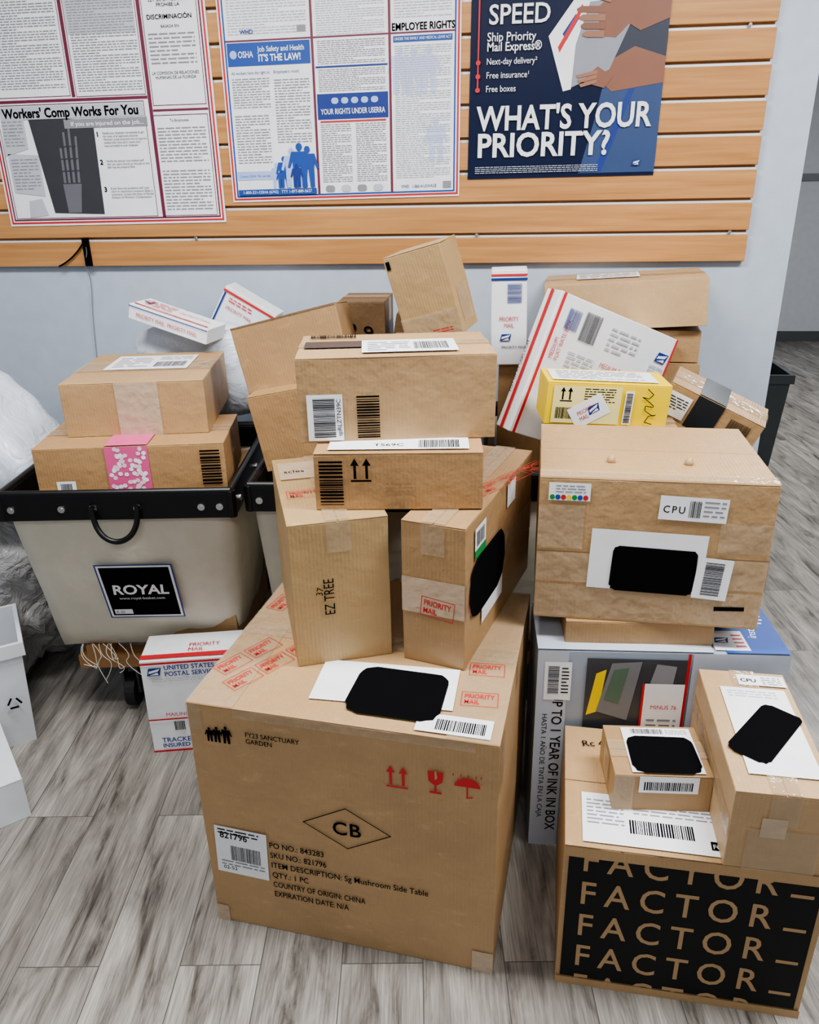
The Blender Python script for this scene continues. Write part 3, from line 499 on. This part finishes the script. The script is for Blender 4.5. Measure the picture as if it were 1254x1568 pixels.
for i in range(13):
    t0=i/13;t1=(i+1)/13;fx=lambda t:(.80+.05*math.sin(t*19)+.07*t)*lu;fy=lambda t:(.86-.74*t+.06*math.cos(t*23))*lv
    a0,b0,a1,b1=fx(t0),fy(t0),fx(t1),fy(t1);dx,dy=a1-a0,b1-b0;l=math.hypot(dx,dy)+1e-6;nx_,ny_=-dy/l*.0011,dx/l*.0011
    P.mp('F',[(a0-nx_,b0-ny_),(a1-nx_,b1-ny_),(a1+nx_,b1+ny_),(a0+nx_,b0+ny_)],INK,2+i*.05,True)
P.done()
o,P=carton('shipping_box',B['S'],KR2,seam='x');BT=plain('tape_black_gloss',(.02,.025,.03),.2);P.q('T',.30,0,.58,1,BT,1);P.q('F',.30,0,.58,1,BT,1);P.bars('F',.68,.2,.9,.8,lay=1);P.q('F',.04,.1,.27,.8,WHITE,1);P.lines('F',.05,.3,.25,.7,5,INK,2);P.done()
o,P=carton('priority_mail_box',B['L'],WHITE,seam='x',tape=False,flaps=False);P.q('T',.03,.1,.97,.16,RED,1);P.lines('T',.1,.3,.45,.8,4,RED);P.text('T',.5,.5,.012,'PRIORITY MAIL',RED,1);P.q('F',0,.86,1,.92,BLUE,1);P.text('F',.1,.3,.013,'PRIORITY MAIL  PRIORITY MAIL',RED,1,width=.22);eagle(P,'T',.05,.5,.02,3);P.done()
o,P=carton('priority_mail_box',B['M'],WHITE,seam='x',tape=False,flaps=False);P.q('F',0,.86,1,.92,RED,1);P.q('F',.03,.0,.06,.85,BLUE,1);P.lines('F',.15,.65,.6,.8,2,RED);P.text('F',.15,.45,.012,'PRIORITY MAIL',RED,1,width=.1);eagle(P,'F',.72,.3,.02);P.done()
o,P=carton('priority_mailing_box',B['USPS'],WHITE,seam='x',tape=False,flaps=False)
P.q('F',0,.965,1,.985,RED,1);P.q('T',0,.05,1,.2,RED,1);P.text('T',.45,.45,.018,'PRIORITY\nMAIL',RED,1,width=.09)
eagle(P,'F',.06,.85,.026);P.text('F',.23,.905,.015,'UNITED STATES\nPOSTAL SERVICE',BLUE,1,bold=.02,width=.15);P.lines('F',.1,.78,.6,.82,2,LGREY);P.q('F',.0,.36,1,.375,RED,1);P.text('F',.18,.40,.012,'MAILING BOX',RED,1,width=.11);P.bars('F',.25,.24,.36,.34,n=8);P.text('F',.1,.11,.016,'TRACKED',BLUE,1,bold=.02);P.text('F',.1,.05,.014,'INSURED',BLUE,1,bold=.02);P.q('F',0,.0,1,.02,RED,1);P.done()
# cartons inside the baskets that carry the visible ones
def filler(x,y,z,w,d,h,m=KR2):
    o,P=carton('shipping_box',[x,y,z,0,0,0,w,d,h],m);P.done()
filler(-.44,2.27,.262,.34,.36,.555)
filler(-.20,2.27,.845,.20,.22,.33);filler(-.40,2.53,.845,.38,.20,.20)
filler(-1.03,2.22,.262,.50,.34,.53)
filler(.34,2.33,.262,.60,.36,.418);filler(.34,2.67,.262,.60,.22,.418)
filler(.32,2.20,.682,.36,.18,.280);filler(.60,2.30,.682,.16,.26,.19);filler(.33,2.69,.682,.64,.20,.355)
# bags
def bag(name,c,s,mat,seed=0,amp=.12,rot=(0,0,0),sub=5,fr=5,ex=3):
    bm=bmesh.new();bmesh.ops.create_icosphere(bm,subdivisions=sub,radius=1)
    for v in bm.verts:
        n=v.co.normalized();k_=(abs(n.x)**ex+abs(n.y)**ex+abs(n.z)**ex)**(-1/ex)
        q=Vector((n.x*s[0],n.y*s[1],n.z*s[2]))*k_
        q+=n*noise.noise(q*fr+Vector((seed,0,0)))*amp*min(s)*2
        rd=1-abs(noise.noise(q*fr*2.2+Vector((0,seed,0))))*2
        q+=n*max(0,rd)**3*amp*min(s)*.8
        v.co=q
    o=obj(name,bm,[mat],None,c,True);o.rotation_euler=[math.radians(a) for a in rot];return o
def polymat(n,c,tr,rough,bs_=.25):
    m,nt,bs=newmat(n);bs.inputs['Base Color'].default_value=(*c,1);bs.inputs['Roughness'].default_value=rough
    bs.inputs['Alpha'].default_value=tr;nz=nt.nodes.new('ShaderNodeTexNoise');nz.inputs['Scale'].default_value=9;nz.inputs['Detail'].default_value=3;nz.inputs['Distortion'].default_value=2.5
    tc=nt.nodes.new('ShaderNodeTexCoord');nt.links.new(tc.outputs['Object'],nz.inputs['Vector'])
    bp=nt.nodes.new('ShaderNodeBump');bp.inputs['Strength'].default_value=bs_;bp.inputs['Distance'].default_value=.03;nt.links.new(nz.outputs[0],bp.inputs['Height']);nt.links.new(bp.outputs[0],bs.inputs['Normal']);return m
PW=polymat('poly_white',(.64,.69,.76),1,.3,.35);PC=polymat('poly_clear',(.42,.41,.40),.8,.12,.9)
bag('poly_mailer_bag',(-1.00,2.63,1.00),(.25,.08,.16),PW,3)
bag('white_poly_bag',(-1.61,2.22,.90),(.25,.18,.13),PW,9,.07,(0,44,0),ex=5,fr=4)
bag('bubble_wrap_bag',(-1.73,2.30,.345),(.26,.22,.33),PC,5,.16,fr=7)
def tub(name,cx,cy,w,d,h,rot=0,mat=WHITE):
    bm=bmesh.new();t=.006;g=.02
    def rg(z,ins): return [bm.verts.new((a,b_,z)) for a,b_ in((-w/2+ins,-d/2+ins),(w/2-ins,-d/2+ins),(w/2-ins,d/2-ins),(-w/2+ins,d/2-ins))]
    R=[rg(0,g),rg(h*.88,.004),rg(h*.88,-.006),rg(h,-.006),rg(h,t),rg(.012,g+t)]
    for a,b_ in zip(R,R[1:]):
        for i in range(4): bm.faces.new((a[i],a[(i+1)%4],b_[(i+1)%4],b_[i]))
    bm.faces.new(R[0][::-1]);bm.faces.new(R[-1])
    o=obj(name,bm,[mat],None,(cx,cy,0));o.rotation_euler[2]=math.radians(rot);return o
TW=plain('tub_white',(.66,.68,.71),.5)
o=tub('mail_tub',-1.57,1.885,.29,.26,.36,35,TW)
bm=bmesh.new()
for k_ in range(3):
    M=Matrix.Translation((.09,-.127,.16))@Matrix.Rotation(math.radians(120*k_),4,'Y');bmbox(bm,-.014,.010,-.003,0,-.017,-.012,0,M)
obj('recycle_mark',bm,[INK],o)
o,P=carton('white_mail_tray',[-1.4175,1.600,0,0,0,42,.2,.3,.13],TW,seam='y',tape=False);P.done()
# waste bin beyond the wall end
bm=bmesh.new();wx=1.43
def rg(z,s,y=4.75): return [bm.verts.new((wx+a*s,y+b_*s,z)) for a,b_ in((-.22,-.18),(.22,-.18),(.22,.18),(-.22,.18))]
R=[rg(0,.85),rg(.50,1),rg(.50,1.08),rg(.55,1.08),rg(.55,.98),rg(.03,.8)]
for a,b_ in zip(R,R[1:]):
    for i in range(4): bm.faces.new((a[i],a[(i+1)%4],b_[(i+1)%4],b_[i]))
bm.faces.new(R[0][::-1]);bm.faces.new(R[-1]);obj('waste_bin',bm,[plain('bin_dark',(.05,.057,.06),.5)])
# ---------- lights
def panel(x,y,sx_,sy_,pw):
    e=bpy.data.objects.new('ceiling_light_panel',None);bpy.context.collection.objects.link(e);e.location=(x,y,2.9)
    bm=bmesh.new();bmbox(bm,-sx_/2-.03,sx_/2+.03,-sy_/2-.03,sy_/2+.03,-.02,0);obj('frame',bm,[METAL],e)
    l=bpy.data.lights.new('lamp','AREA');l.shape='RECTANGLE';l.size=sx_;l.size_y=sy_;l.energy=pw;l.color=(.98,.99,1.0);o=bpy.data.objects.new('lamp',l);bpy.context.collection.objects.link(o);o.parent=e;o.location=(0,0,-.03)
panel(-.9,1.3,1.2,.45,66);panel(1.2,1.3,1.2,.45,80);panel(.2,-1.2,1.2,.6,36);panel(2.4,5,1.2,.6,90)
w=bpy.data.worlds.new('w');bpy.context.scene.world=w;w.use_nodes=True
w.node_tree.nodes['Background'].inputs[0].default_value=(.8,.85,.9,1);w.node_tree.nodes['Background'].inputs[1].default_value=.2
try: bpy.context.scene.view_settings.look='AgX - Medium High Contrast'
except Exception: pass
# ---------- camera: standing height, tilted down 22.9 deg, turned 6.5 deg left, 1.1 deg roll
th,psi,rho=math.radians(22.9),math.radians(6.5),math.radians(1.1)
fw=Vector((-math.sin(psi)*math.cos(th),math.cos(psi)*math.cos(th),-math.sin(th)))
r0=Vector((math.cos(psi),math.sin(psi),0));u0=r0.cross(fw)
r=r0*math.cos(rho)-u0*math.sin(rho);u=u0*math.cos(rho)+r0*math.sin(rho)
cam=bpy.data.objects.new('camera',bpy.data.cameras.new('camera'));bpy.context.collection.objects.link(cam)
cam.matrix_world=Matrix(((r[0],u[0],-fw[0],0),(r[1],u[1],-fw[1],0),(r[2],u[2],-fw[2],1.6),(0,0,0,1)))
cam.data.sensor_fit='HORIZONTAL';cam.data.sensor_width=36;cam.data.lens=34.65;cam.data.clip_start=.05
bpy.context.scene.camera=cam
